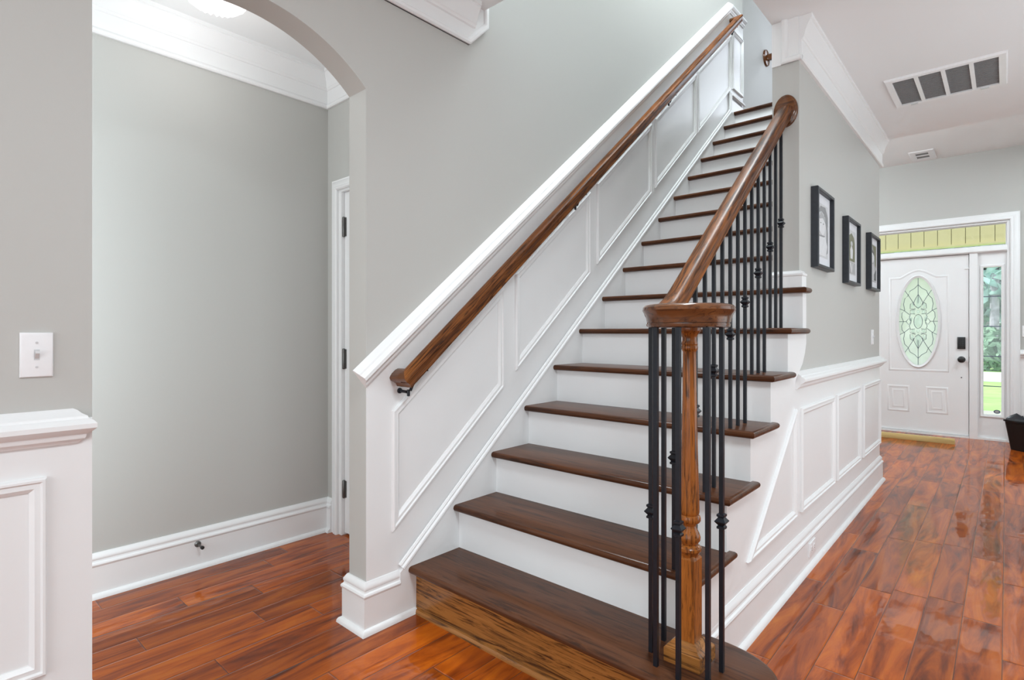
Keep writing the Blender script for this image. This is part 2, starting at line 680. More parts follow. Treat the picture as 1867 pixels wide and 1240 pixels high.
# vestibule shell
bm = NB()
box(bm, VB - .1, VB, -3.0, VE + .1, 0, ZC)
struct('wall_vestibule_back', bm, WALL, 'greige back wall seen through the arch', 'wall')
bm = NB()
prism_xz(bm, [(VB, 0), (-1.0, 0), (-1.0, 1.912), (-.26, 1.912), (-.26, 0), (W0 - .113, 0), (W0 - .113, ZC), (VB, ZC)], VE, VE + .1)
struct('wall_vestibule_end', bm, WALL, 'narrow greige wall around the white vestibule door', 'wall')
bm = NB()
box(bm, VB, W0 - .113, -3.0, -2.9, 0, ZC)
struct('wall_vestibule_near', bm, WALL, 'unseen near wall of the vestibule', 'wall')

# ceilings
bm = NB()
box(bm, WL, 3.1, -5, 3.66, ZC, ZF)
box(bm, W0, WL, -5, .40, ZC, ZF)
struct('ceiling', bm, CEIL, 'grey-white hall ceiling with the large return grille', 'ceiling')
bm = NB()
box(bm, -3.0, 3.1, 3.66, YD, ZF, ZF + .015)
struct('ceiling_foyer', bm, CEIL, 'higher ceiling in front of the entrance door', 'ceiling')
bm = NB()
box(bm, VB - .1, W0 - .113, -3, VE + .1, ZC, ZC + .1)
struct('ceiling_vestibule', bm, CEIL, 'vestibule ceiling seen through the arch', 'ceiling')
bm = NB()
box(bm, -3, 3.1, .29, 5.7, ZT, ZT + .1)
struct('ceiling_upper', bm, CEIL, 'ceiling over the stairwell', 'ceiling')

# foyer side walls and hall right wall
bm = NB()
box(bm, 3.0, 3.1, -2.6, YD, 0, ZT)
struct('wall_hall_side', bm, WALL, 'unseen right-hand wall of the hall', 'wall')
bm = NB()
box(bm, -3.1, -3.0, YF - .1, YD, 0, ZF)
box(bm, -3.0, W0 - .114, YF - .04, YF - .01, 0, ZF)
box(bm, .002, WL - .001, YF - .04, YF - .01, 0, ZF)
struct('wall_foyer_side', bm, WALL, 'unseen foyer walls behind the stairs', 'wall')

# door wall with one opening for the door unit
DX0, DX1, DH = .52, 1.80, 2.262
bm = NB()
prism_xz(bm, [(-3.0, 0), (DX0, 0), (DX0, DH), (DX1, DH), (DX1, 0), (3.0, 0), (3.0, ZF), (-3.0, ZF)], YD, YD + .12)
struct('wall_front', bm, WALL, 'greige wall around the white entrance door', 'wall')

# ------------------------------------------------------------------ mouldings
BASE = [(0, 0), (.036, 0), (.035, .009), (.030, .017), (.022, .021), (.020, .021), (.020, .132), (.0235, .136), (.0245, .142), (.022, .148),
        (.016, .152), (.0145, .158), (.017, .163), (.0165, .171), (.011, .179), (.006, .187), (0, .187)]
PANEL = [(0, 0), (0, .008), (.004, .014), (.009, .014), (.013, .009), (.018, .0095), (.024, .011), (.029, .007), (.034, .003), (.034, 0)]
CAP = [(0, 0), (0, .010), (.006, .014), (.011, .021), (.016, .023), (.022, .024), (.030, .036), (.037, .043), (.048, .043), (.056, .036),
       (.060, .028), (.066, .026), (.072, .016), (.080, .008), (.084, 0)]
CROWN = [(0, 0), (.013, 0), (.018, .006), (.018, .017), (.013, .025), (.010, .028), (.010, .098), (.015, .101), (.018, .109), (.022, .113),
         (.026, .132), (.034, .156), (.043, .172), (.047, .178), (.047, .184), (.053, .188), (.053, .205), (0, .205)]
CASE = [(0, 0), (0, .014), (.006, .020), (.014, .020), (.020, .016), (.032, .017), (.046, .012), (.050, .009), (.056, .010), (.056, 0)]
ZO = V(0, 0, 0)


def plan(bm, path, prof, z=0.0):
    sweep(bm, path, prof, False, V(0, 0, z), V(1, 0, 0), V(0, 1, 0), V(0, 0, 1))


# baseboards: the room lies to the left of each path
bm = NB()
plan(bm, [(W0, -.078), (W0, AY1), (W0 - .113, AY1), (W0 - .113, VE)], BASE)
struct('baseboard_arch', bm, WHITE, 'white baseboard wrapping the arch jamb by the bottom step', 'baseboard')
bm = NB()
plan(bm, [(VB, -2.9), (VB, VE), (-1.052, VE)], [(-a, b) for a, b in BASE])
struct('baseboard_vestibule', bm, WHITE, 'white baseboard along the vestibule back wall', 'baseboard')
bm = NB()
plan(bm, [(WR, .285), (WR, YF), (WL, YF)], [(-a, b) for a, b in BASE])
struct('baseboard_right', bm, WHITE, 'white baseboard below the stairs along the hall floor', 'baseboard')
bm = NB()
plan(bm, [(-.133, AY0), (W0, AY0), (W0, -5)], BASE)
struct('baseboard_left', bm, WHITE, 'white baseboard left of the arch', 'baseboard')
bm = NB()
plan(bm, [(1.873, YD), (3.0, YD), (3.0, -2.6)], [(-a, b) for a, b in BASE])
struct('baseboard_front', bm, WHITE, 'white baseboard right of the entrance door', 'baseboard')

# white painted lower walls (thin board so the paint break has a real edge)
E3 = .003
bm = NB()
prism_yz(bm, [(AY1 + .0005, 0), (-.05, 0), (3.42, 2.87), (3.749, 2.95), (3.749, 3.92), (3.43, 3.92), (3.40, 3.40 * SL + 1.13), (AY1 + .0005, AY1 * SL + 1.15)], W0, W0 + E3)
struct('wainscot_stairs', bm, WHITE, 'white wainscot rising with the stairs', 'wainscot')
bm = NB()
prism_yz(bm, [(RUN + .02, 0), (YF, 0), (YF, .90), (1.32, .90), (1.25, .88), (RUN + .02, .15)], WR, WR + E3)
struct('wainscot_right', bm, WHITE, 'white wainscot below the chair rail in the hall', 'wainscot')
bm = NB()
prism_yz(bm, [(-5, 0), (AY0 - .0005, 0), (AY0 - .0005, .90), (-5, .90)], W0, W0 + E3)
struct('wainscot_left', bm, WHITE, 'white wainscot left of the arch under the light switch', 'wainscot')
bm = NB()
prism_xz(bm, [(1.86, 0), (3.0, 0), (3.0, .90), (1.86, .90)], YD - E3, YD)
struct('wainscot_front', bm, WHITE, 'white wainscot right of the entrance door', 'wainscot')

TRIMN = [0]


def trim(bm, label):
    TRIMN[0] += 1
    return struct('trim_%d' % TRIMN[0], bm, WHITE, label, 'moulding')


def on_left(bm, path, prof, closed, x=W0 + E3):
    # plane of the stair wall: u = y, v = z, out = +x
    sweep(bm, path, prof, closed, V(x, 0, 0), V(0, 1, 0), V(0, 0, 1), V(1, 0, 0))


def on_right(bm, path, prof, closed, x=WR + E3):
    on_left(bm, path, prof, closed, x)


def on_front(bm, path, prof, closed, y=YD):
    # walls facing the camera: u = x, v = z, out = -y
    sweep(bm, path, prof, closed, V(0, y, 0), V(1, 0, 0), V(0, 0, 1), V(0, -1, 0))


# stair wall: sloped cap, panel frames, skirt moulding
bm = NB()
c0 = 1.098
on_left(bm, [(AY1 - .004, (AY1 - .004) * SL + c0), (3.425, 3.425 * SL + c0), (3.749, 3.425 * SL + c0 - .0)], CAP, False, W0)
trim(bm, 'white sloped cap moulding above the wall handrail')
PB, PT = .433, .902
cols = [(-.108, .530), (.617, 1.262), (1.336, 1.998), (2.055, 2.720), (2.750, 3.442)]
nth = ['lowest', 'second lowest', 'middle', 'second highest', 'highest sloped']
for (a, b), nm in zip(cols, nth):
    bm = NB()
    on_left(bm, [(a, a * SL + PB), (b, b * SL + PB), (b, b * SL + PT), (a, a * SL + PT)], PANEL, True)
    trim(bm, 'white panel frame on the stair wall, %s of the row' % nm)
bm = NB()
on_left(bm, [(3.485, 3.243), (3.735, 3.243), (3.735, 3.76), (3.485, 3.76)], PANEL, True)
trim(bm, 'narrow white panel frame at the top of the stair wall')

# hall side: chair rail and panel frames
bm = NB()
sweep(bm, [(WR, 1.335), (WR, YF), (WL, YF)], [(-b, a * .95) for a, b in CAP], False, V(0, 0, .862), V(1, 0, 0), V(0, 1, 0), V(0, 0, 1))
trim(bm, 'white chair rail under the three pictures')
for (a, b), nm in zip([(1.408, 2.072), (2.135, 2.80), (2.905, 3.562)], ('nearest', 'middle', 'farthest')):
    bm = NB()
    on_right(bm, [(a, .285), (b, .285), (b, .768), (a, .768)], PANEL, True)
    trim(bm, 'white rectangular panel frame under the chair rail, %s of three' % nm)
bm = NB()
on_right(bm, [(.695, .272), (1.326, .285), (1.326, .775)], PANEL, True)
trim(bm, 'white triangular panel frame under the open stairs')

# left of the arch: chair rail and one panel frame
bm = NB()
sweep(bm, [(W0 - .06, AY0 - .040), (W0, AY0 - .040), (W0, -5)], [(b, a * 1.05) for a, b in CAP], False, V(0, 0, .838), V(1, 0, 0), V(0, 1, 0), V(0, 0, 1))
trim(bm, 'white chair rail below the light switch left of the arch')
bm = NB()
on_left(bm, [(-2.0, .272), (-1.147, .272), (-1.147, .762), (-2.0, .762)], PANEL, True)
trim(bm, 'white panel frame left of the arch')

# crown mouldings
CZ = ZC - .205
bm = NB()
plan(bm, [(VB, -2.9), (VB, VE), (W0 - .113, VE)], [(-a, b) for a, b in CROWN], CZ)
trim(bm, 'white crown moulding in the vestibule')
bm = NB()
plan(bm, [(WR, YE), (WR, 3.655)], [(-a, b) for a, b in CROWN], CZ)
trim(bm, 'white crown moulding along the hall ceiling')
# frieze on the end of the right wall
BEAD = [(0, 0), (0, .013), (.006, .018), (.018, .018), (.026, .011), (.030, 0)]
bm = NB()
prism_xz(bm, [(WL, CZ), (WR, CZ), (WR, ZC), (WL, ZC)], YE - .008, YE)
on_front(bm, [(.975, ZC), (.975, CZ), (WR + .012, CZ)], BEAD, False, YE - .004)
trim(bm, 'white frieze on the end of the stair wall under the ceiling')
# frieze on the left wall ending at the stairwell
bm = NB()
prism_yz(bm, [(-5, 2.40), (.308, 2.40), (.425, 2.517), (.425, 2.60), (-5, 2.60)], W0, W0 + .008)
on_left(bm, [(-5, 2.40), (.308, 2.40), (.425, 2.517), (.425, 2.62)], BEAD, False, W0 + .002)
plan(bm, [(W0, .34), (W0, -5)], [(0, .095)] + [(a, b) for a, b in CROWN if b > .09], CZ)
trim(bm, 'white crown and frieze ending beside the stairwell')

# base wrap on the wall end above the seventh tread
bm = NB()
WRAP = [(0, 0), (.016, 0), (.016, .052), (.020, .056), (.020, .064), (.012, .070), (.006, .078), (0, .078)]
plan(bm, [(WL + .001, YE), (WR, YE), (WR, YE + .058)], [(-a, b) for a, b in WRAP], 7 * H)
trim(bm, 'white base block on the wall end above the top open tread')

# ------------------------------------------------------------------ staircase
st = thing('staircase', 'oak-tread staircase with white risers climbing beside the arch', 'staircase', (.5, 0, 0))
EOV = WR + .016 + .025
SF = WR + .016     # face of the outer stringer
for k in range(1, 17):
    z1 = k * H
    z0 = z1 - TT
    yf = (k - 1) * RUN - NOSE
    yb = k * RUN + .012
    bm = NB()
    if k == 1:
        arcp = []
        cx, cy, a, b = 1.115, .119, .212, .158
        for i in range(0, 23):
            t = -pi / 2 + (pi * .965) * i / 22
            e = 2 / 2.25
            arcp.append((cx + a * abs(cos(t)) ** e * (1 if cos(t) > 0 else -1), cy + b * abs(sin(t)) ** e * (1 if sin(t) > 0 else -1)))
        poly = [(0, arcp[0][1])] + arcp + [(SF + .004, arcp[-1][1]), (SF + .004, yb - .004), (0, yb - .004)]
        fl = [1] * (len(arcp) + 1) + [0, 0, 0]
        rounded_slab(bm, poly, z0, z1, fl)
    elif k < 7:
        poly = [(0, yf), (EOV, yf), (EOV, yb + .022), (SF + .001, yb + .022), (SF + .001, yb), (0, yb)]
        rounded_slab(bm, poly, z0, z1, [1, 1, 1, 0, 0, 0])
    elif k == 7:
        poly = [(0, yf), (EOV, yf), (EOV, YE + .06), (WR + .017, YE + .06), (WR + .017, YE), (WL, YE), (WL, yb), (0, yb)]
        rounded_slab(bm, poly, z0, z1, [1, 1, 1, 0, 0, 0, 0, 0])
    elif k < 16:
        rounded_slab(bm, [(0, yf), (WL, yf), (WL, yb), (0, yb)], z0, z1, [1, 0, 0, 0])
    else:
        rounded_slab(bm, [(0, yf), (WL, yf), (WL, yf + .13), (0, yf + .13)], z0, z1, [1, 0, 0, 0])
    obj('tread', bm, OAK_X, st)
    # riser
    bm = NB()
    y0 = (k - 1) * RUN
    if k == 1:
        poly = [(0, .012), (0, 0)]
        cx, cy, a, b = 1.115, .119, .180, .119
        for i in range(0, 23):
            t = -pi / 2 + (pi * .93) * i / 22
            poly.append((cx + a * cos(t), cy + b * sin(t)))
        poly += [(SF + .02, RUN), (SF - .1, RUN), (SF - .1, .012)]
        prism_xy(bm, poly, 0, z0)
        ro = obj('riser', bm, OAK_R, st)
        ro['label'] = 'oak riser of the bottom step with dark grain'
        bm = NB()
        q = [(0.0, 0.0)] + [(1.115 + .180 * cos(t), .119 + .119 * sin(t)) for t in [-pi / 2 + pi * .93 * i / 22 for i in range(23)]]
        plan(bm, q, [(0, 0), (-.016, 0), (-.015, .008), (-.010, .015), (0, .018)])
        obj('shoe_molding', bm, OAK_R, ro)
    else:
        xr = WR if k <= 7 else WL
        box(bm, 0, xr, y0, y0 + .012, (k - 1) * H - (.02 if k < 16 else .02), z0)
        obj('riser', bm, WHITE, st)
# carriage: a sloped slab under the steps
bm = NB()
prism_yz(bm, [(.27, .03), (.27, .11), (14.8 * RUN, 14.8 * H - .11), (14.9 * RUN, 14.8 * H - .11), (14.9 * RUN, 14.8 * H - .42), (.62, .03)], .05, WL - .06)
obj('carriage', bm, WHITE, st)
# outer stringer board, stepped on top, sloped below
bm = NB()
poly = [(RUN, 0)]
for k in range(2, 8):
    poly += [((k - 1) * RUN, k * H - TT)]
    if k < 7:
        poly += [(k * RUN, k * H - TT)]
poly += [(YE + .058, 7 * H - TT), (YE + .058, 1.07), (1.44, 1.02), (1.40, .975), (1.30, .915), (1.26, .812 * 1.26 - .148), (.32, .112), (.32, 0)]
prism_yz(bm, poly, WR, SF)
obj('stringer', bm, WHITE, st)
# inner skirt board with its cap moulding
bm = NB()
prism_yz(bm, [(-.078, 0), (3.75, 0), (3.75, 3.13), (3.43, 3.13), (3.40, 3.40 * SL + .245), (-.055, -.055 * SL + .245), (-.078, .18)], W0 + .0005, 0.0)
obj('skirt_board', bm, WHITE, st)
bm = NB()
SKC = [(0, 0), (0, .012), (.005, .016), (.012, .015), (.018, .008), (.024, .010), (.030, .006), (.032, 0)]
on_left(bm, [(-.06, -.06 * SL + .236), (3.43, 3.43 * SL + .236), (3.43, 3.165), (3.55, 3.165), (3.749, 3.165)], SKC, False, W0 + .010)
obj('skirt_molding', bm, WHITE, st)
bm = NB()
plan(bm, [(0, -.004), (0, -.079)], [(0, 0), (.016, 0), (.015, .009), (.010, .017), (0, .021)])
obj('shoe_molding', bm, WHITE, st)

# ------------------------------------------------------------------ railing
RAIL_H = [(.018, -.031), (.0215, -.029), (.0225, -.024), (.0205, -.021), (.0205, -.012), (.0225, -.009), (.0225, -.006), (.027, .002), (.0305, .010), (.0305, .016), (.028, .022), (.022, .0255), (.010, .0285)]
RAIL = RAIL_H + [(-a, b) for a, b in RAIL_H[::-1]]
NX, NY = 1.095, .110
CAPZ = 1.168
rl = thing('stair_railing', 'dark oak stair railing on black iron balusters around the bottom newel', 'railing', (1.0, .1, .19))
bm = NB()
RX = .997
pts = []
r0 = 1.029
ybend = (CAPZ - r0) / SL
pts = [V(RX, YE - .02, (YE - .02) * SL + r0), V(RX, ybend + .09, (ybend + .09) * SL + r0)]
for i in range(1, 9):
    t = i / 8
    y = ybend + .09 * (1 - t) * (1 - t) - .09 * t * t
    z = CAPZ + .09 * SL * (1 - t) * (1 - t)
    pts.append(V(RX, y, z))
sweep3(bm, pts[::-1], RAIL)
obj('handrail', bm, OAK_RAIL, rl)
bm = NB()
lathe(bm, [(0, -.0335), (.108, -.0335), (.1125, -.031), (.1145, -.024), (.1145, -.0225), (.1115, -.022), (.1115, -.020), (.1145, -.019), (.1165, -.008), (.119, .002), (.1245, .010),
           (.1275, .016), (.126, .024), (.120, .030), (.110, .0325), (0, .0335)], 56, V(NX - .004, NY, CAPZ))
obj('volute_cap', bm, OAK_V, rl)
bm = NB()
lathe(bm, [(.076, 0), (.076, .007), (.073, .012), (.069, .013), (.066, .018), (.058, .021), (0, .022)], 40, V(.993, YE - .001, 2.163), V(0, -1, 0), V(1, 0, 0))
for v in bm.verts:
    v.co.x = .993 + (v.co.x - .993) * .70
obj('rosette', bm, OAK_V, rl)
# newel
nw = thing('newel_post', None, None, (NX, NY, H))
del BASES[-1]
nw.parent = rl
nw.matrix_parent_inverse = Matrix.Translation(-Vector(rl['_base']))
bm = NB()
prof = [(.0, 1.1345), (.031, 1.1345), (.031, 1.128), (.029, 1.122), (.023, 1.115), (.020, 1.106), (.020, 1.098), (.022, 1.092), (.023, 1.088), (.0215, 1.085), (.0235, 1.080),
        (.023, 1.074), (.0205, 1.070), (.0185, 1.066), (.0185, 1.04), (.0195, .95), (.0225, .80), (.026, .68), (.0278, .62), (.0275, .612), (.0265, .606), (.025, .604), (.029, .601),
        (.031, .595), (.031, .588), (.028, .583), (.021, .580), (.0185, .573), (.0205, .565), (.027, .552), (.0305, .542), (.030, .533), (.025, .525), (.022, .520), (.029, .516),
        (.033, .511), (.033, .504), (.029, .498), (.026, .494), (.0235, .486), (0, .486)]
lathe(bm, [(r, z) for r, z in prof], 32, V(NX, NY, 0))
obj('turned_shaft', bm, OAK_Z, nw)
bm = NB()
s2 = sqrt(2)
lathe(bm, [(.019 * s2, .490), (.0255 * s2, .480), (.0255 * s2, .248), (0, .248)], 4, V(NX, NY, 0), start=pi / 4)
obj('square_base', bm, OAK_Z, nw, angle=20)
bm = NB()
lathe(bm, [(0, .190), (.053 * s2, .190), (.053 * s2, .228), (.050 * s2, .231), (.046 * s2, .236), (.040 * s2, .239), (.036 * s2, .247), (.030 * s2, .252), (0, .252)], 4, V(NX, NY, 0), start=pi / 4)
pl = obj('plinth', bm, OAK_R, nw, angle=20)
pl['label'] = 'golden oak plinth with dark streaks'


def baluster(x, y, z0, z1, zk):
    bm = NB()
    s = .0058
    box(bm, x - s, x + s, y - s, y + s, z0, z1)
    b = obj('baluster', bm, IRON, rl, smooth=False)
    if zk:
        bm = NB()
        kp = [(.0065, -.0215), (.0105, -.0195), (.0105, -.014), (.0075, -.011), (.0095, -.008), (.0150, -.001), (.0150, .001), (.0095, .008), (.0075, .011), (.0105, .014), (.0105, .0195), (.0065, .0215)]
        lathe(bm, [(r * s2, z) for r, z in kp], 4, V(x, y, zk), start=pi / 4)
        obj('knuckle', bm, IRON, b, smooth=False)


for i in range(15):
    y = .228 + .0787 * i
    k = int((y + NOSE) // RUN) + 1
    baluster(.993, y, k * H, y * SL + r0 - .036, (y * SL + .545 - (.0 if i else .0)) if i % 2 == 0 and i > 0 else (.729 if i == 0 else 0))
for (x, y), kn in zip([(.996, .151), (.996, .071), (1.039, .017), (1.112, .002), (1.179, .036), (1.186, .113)], (0, .600, 0, .595, 0, .603)):
    baluster(x, y, H, CAPZ - .033, kn)

# ------------------------------------------------------------------ wall handrail
wh = thing('wall_handrail', 'long dark oak handrail bracketed to the white stair wall', 'handrail', (.05, 1.7, 2.4))
WX, w0 = .052, 1.012
ya, yb_ = -.082, 3.45
DIR = V(0, 1, SL).normalized()
UPV = V(0, -SL, 1).normalized()


def railpt(x, y):
    return V(x, y, y * SL + w0)


def mitre_ring(bm, c, m):
    """profile ring at a plan mitre: a runs across the rail, its foot slides along the rail by m*a"""
    return [bm.verts.new(c + V(a, 0, 0) + DIR * (m * a) + UPV * b) for a, b in RAIL]


def skin(bm, r0, r1):
    k = len(r0)
    for j in range(k):
        bm.faces.new((r0[j], r1[j], r1[(j + 1) % k], r0[(j + 1) % k]))
    bm.faces.new(r0)
    bm.faces.new(r1[::-1])


bm = NB()
skin(bm, mitre_ring(bm, railpt(WX, ya), -1), mitre_ring(bm, railpt(WX, yb_), 1))
obj('rail', bm, OAK_RAIL, wh)
for y, m in ((ya, -1), (yb_, 1)):
    bm = NB()
    c = railpt(WX, y)
    wall = [bm.verts.new(V(W0 + .004, c.y, c.z) + DIR * (m * a) + UPV * b) for a, b in RAIL]
    skin(bm, wall, mitre_ring(bm, c, m))
    obj('return', bm, OAK_V, wh)
for y in (-.060, 1.055, 2.16, 3.34):
    zc = y * SL + w0
    b = thing('bracket', None, None, (W0, y, zc))
    del BASES[-1]
    b.parent = wh
    b.matrix_parent_inverse = Matrix.Translation(-Vector(wh['_base']))
    bm = NB()
    tube(bm, [V(W0 + .004, y - .01, zc - .072), V(WX - .022, y - .01, zc - .074), V(WX - .004, y - .006, zc - .066), V(WX, y + .006, zc - .036)], .006, 10)
    lathe(bm, [(.004, -.016), (.006, -.014), (.006, .01)], 10, V(WX - .012, y - .01, zc - .074), V(0, 0, 1))
    obj('arm', bm, IRON, b)
    bm = NB()
    lathe(bm, [(.011, 0), (.011, .004), (.009, .008), (0, .009)], 20, V(W0 + E3, y - .01, zc - .072), V(1, 0, 0), V(0, 1, 0))
    obj('wall_plate', bm, IRON, b)
    bm = NB()
    c = V(WX, y, zc) - UPV * .033
    tube(bm, [c - DIR * .01, c + DIR * .07], .004, 8)
    lathe(bm, [(.0055, -.012), (.0055, 0)], 10, c + DIR * .066, V(0, 0, 1))
    obj('saddle', bm, IRON, b)

# upstairs railing stub ending at its wall rosette
uh = thing('upper_handrail', 'short dark handrail end with rosette above the top step', 'handrail', (-.1, 4.72, 4.0))
bm = NB()
lathe(bm, [(.085, 0), (.085, .01), (.08, .018), (.07, .022), (0, .024)], 32, V(-.12, 4.72, 4.0), V(1, 0, 0), V(0, 1, 0))
obj('rosette', bm, OAK_V, uh)
bm = NB()
sweep3(bm, [V(-.10, 4.72, 4.0), V(.9, 4.72, 4.0)], RAIL)
obj('rail', bm, OAK_V, uh)

# ------------------------------------------------------------------ front door unit
door = thing('door_1', 'white entrance door with oval leaded glass', 'door', (1.03, YD, 0), kind='structure')
OCX, OCZ, OA, OB = 1.037, 1.240, .176, .487
dx0, dx1, dz0, dz1 = .595, 1.472, .022, 1.945
DY = YD + .045     # face of the slab
bm = NB()
NO = 64
angs = [2 * pi * i / NO for i in range(NO)]
for ya_ in (DY, DY + .042):
    inn, outr = [], []
    for t in angs:
        inn.append((OCX + OA * cos(t), OCZ + OB * sin(t)))
        dx, dz = OA * cos(t), OB * sin(t)
        sx = ((dx1 - OCX) if dx > 0 else (OCX - dx0)) / max(abs(dx), 1e-9)
        sz = ((dz1 - OCZ) if dz > 0 else (OCZ - dz0)) / max(abs(dz), 1e-9)
        s = min(sx, sz)
        outr.append((OCX + dx * s, OCZ + dz * s))
    if ya_ == DY:
        A = [[bm.verts.new((x, ya_, z)) for x, z in L_] for L_ in (inn, outr)]
    else:
        B = [[bm.verts.new((x, ya_, z)) for x, z in L_] for L_ in (inn, outr)]
for i in range(NO):
    j = (i + 1) % NO
    bm.faces.new((A[0][i], A[0][j], A[1][j], A[1][i]))
    bm.faces.new((B[0][i], B[0][j], B[1][j], B[1][i]))
    bm.faces.new((A[0][i], A[0][j], B[0][j], B[0][i]))
    bm.faces.new((A[1][i], A[1][j], B[1][j], B[1][i]))
# the four true corners
for (cxn, czn) in ((dx0, dz0), (dx1, dz0), (dx1, dz1), (dx0, dz1)):
    for S, yv in ((A, DY), (B, DY + .042)):
        best = sorted(range(NO), key=lambda i: (Vector((S[1][i].co.x, S[1][i].co.z)) - Vector((cxn, czn))).length)[:2]
        i, j = best
        vv = bm.verts.new((cxn, yv, czn))
        try:
            bm.faces.new((S[1][i], S[1][j], vv))
        except ValueError:
            pass
obj('slab', bm, WHITE, door)
bm = NB()
OVR = [(0, 0), (0, .010), (.006, .016), (.014, .014), (.020, .008), (.028, .006), (.028, 0)]
el = [(OCX + (OA + .027) * cos(t), OCZ + (OB + .027) * sin(t)) for t in angs]
on_front(bm, el, OVR, True, DY)
obj('oval_frame', bm, WHITE, door)
bm = NB()
lathe(bm, [(0, 0), (1, 0), (1, 1), (0, 1)], NO, ZO)
for v in bm.verts:
    v.co = V(OCX + v.co.x * OA, DY + .012 + v.co.z * .006, OCZ + v.co.y * OB)
gl = obj('oval_glass', bm, FROST, door)
gl['label'] = 'pale green textured oval glass'
# lead lines
bm = NB()
LY = DY + .010


def came(pts, r=.0028):
    tube(bm, [V(OCX + x * OA, LY, OCZ + z * OB) for x, z in pts], r, 6)


came([(0, .99), (0, .42)])
came([(0, -.42), (0, -.99)])
for sx in (-1, 1):
    came([(sx * .99, 0), (sx * .62, 0)])
    for sz in (-1, 1):
        came([(sx * .70, sz * .72), (sx * .50, sz * .60), (sx * .18, sz * .38)])
        came([(sx * .96, sz * .30), (sx * .72, sz * .25), (sx * .45, sz * .16)])
        # outer ogee outline
        came([(0, sz * .84), (sx * .18, sz * .76), (sx * .42, sz * .70), (sx * .52, sz * .60)])
        came([(sx * .52, sz * .60), (sx * .70, sz * .52), (sx * .76, sz * .40), (sx * .70, sz * .26)])
        came([(sx * .70, sz * .26), (sx * .84, sz * .20), (sx * .86, sz * .10), (sx * .76, 0)])
        # inner petals
        came([(0, sz * .62), (sx * .16, sz * .50), (sx * .26, sz * .40), (sx * .12, sz * .34), (0, sz * .30)])
        came([(sx * .26, sz * .44), (sx * .40, sz * .40), (sx * .42, sz * .30), (sx * .26, sz * .28), (sx * .14, sz * .30)])
        came([(sx * .14, sz * .27), (sx * .40, sz * .26), (sx * .42, sz * .18), (sx * .16, sz * .17)])
        came([(sx * .40, sz * .17), (sx * .46, sz * .10), (sx * .36, sz * .02)])
    came([(sx * .62, 0), (sx * .50, .07), (sx * .36, 0), (sx * .50, -.07), (sx * .62, 0)])
came([(.22 * cos(t), .16 * sin(t)) for t in [2 * pi * i / 20 for i in range(21)]])
obj('lead_lines', bm, LEAD, gl)
bm = NB()
for (x, z, a, b) in [(0, 0, .19, .14), (0, .43, .13, .14), (0, -.43, .13, .14), (-.27, .215, .10, .040), (.27, .215, .10, .040), (-.27, -.215, .10, .040), (.27, -.215, .10, .040),
                     (0, .22, .10, .045), (0, -.22, .10, .045), (-.3, .36, .07, .06), (.3, .36, .07, .06), (-.3, -.36, .07, .06), (.3, -.36, .07, .06), (-.38, .06, .07, .06), (.38, .06, .07, .06)]:
    k0 = len(bm.verts)
    lathe(bm, [(0, 0), (1, 0), (.7, 1), (0, 1)], 14, ZO)
    bm.verts.ensure_lookup_table()
    for v in bm.verts[k0:]:
        v.co = V(OCX + (x + v.co.x * a) * OA, DY + .0115 - v.co.z * .005, OCZ + (z + v.co.y * b) * OB)
obj('bevelled_pieces', bm, BEVEL, gl)
# raised door mouldings
DM = [(0, 0), (.004, .003), (.010, .0055), (.016, .0055), (.022, .003), (.026, 0)]
bm = NB()
top = [(.765, 1.742), (.87, 1.742)]
for i in range(0, 15):
    t = i / 14
    x = .87 + (1.204 - .87) * t
    top.append((x, 1.742 + .078 * (sin(pi * t)) ** 1.2))
top += [(1.31, 1.742)]
on_front(bm, [(.765, .685), (1.31, .685)] + top[::-1], DM, True, DY)
obj('arched_molding', bm, WHITE, door)
for a, b in ((.752, .960), (1.106, 1.302)):
    bm = NB()
    on_front(bm, [(a, .228), (b, .228), (b, .524), (a, .524)], DM, True, DY)
    on_front(bm, [(a + .045, .273), (b - .045, .273), (b - .045, .479), (a + .045, .479)], [(0, 0), (.004, .002), (.018, .002), (.022, 0)], True, DY)
    obj('lower_panel', bm, WHITE, door)
# hardware
bm = NB()
rounded_slab(bm, [(-.034, -.064), (.034, -.064), (.034, .064), (-.034, .064)], 0, .022, [1, 1, 1, 1], 6, .010)
for v in bm.verts:
    v.co = V(1.412 + v.co.x, DY - v.co.z, 1.005 + v.co.y)
k = obj('smart_lock', bm, DARKMETAL, door)
bm = NB()
for r_ in range(4):
    for c_ in range(3):
        box(bm, 1.412 - .020 + c_ * .016, 1.412 - .020 + c_ * .016 + .009, DY - .0235, DY - .0215, .965 + r_ * .022, .965 + r_ * .022 + .012)
obj('keypad', bm, BLACK, k)
bm = NB()
lathe(bm, [(.034, 0), (.034, .006), (.026, .010), (.014, .014), (.012, .03), (.022, .038), (.029, .05), (.027, .062), (.015, .069), (0, .07)], 28, V(1.412, DY, .829), V(0, -1, 0), V(1, 0, 0))
obj('knob', bm, DARKMETAL, door)
bm = NB()
lathe(bm, [(.006, 0), (.006, .003), (0, .004)], 12, V(1.412, DY, .637), V(0, -1, 0), V(1, 0, 0))
obj('peephole_plug', bm, DARKMETAL, door)
bm = NB()
box(bm, 1.474, 1.480, DY - .004, DY + .004, .80, .86)
obj('strike_plate', bm, DARKMETAL, door)
bm = NB()
box(bm, 1.44, 1.478, DY - .012, DY, 1.79, 1.805)
box(bm, 1.476, 1.490, DY - .016, DY, 1.79, 1.83)
obj('flip_latch', bm, WHITE, door)

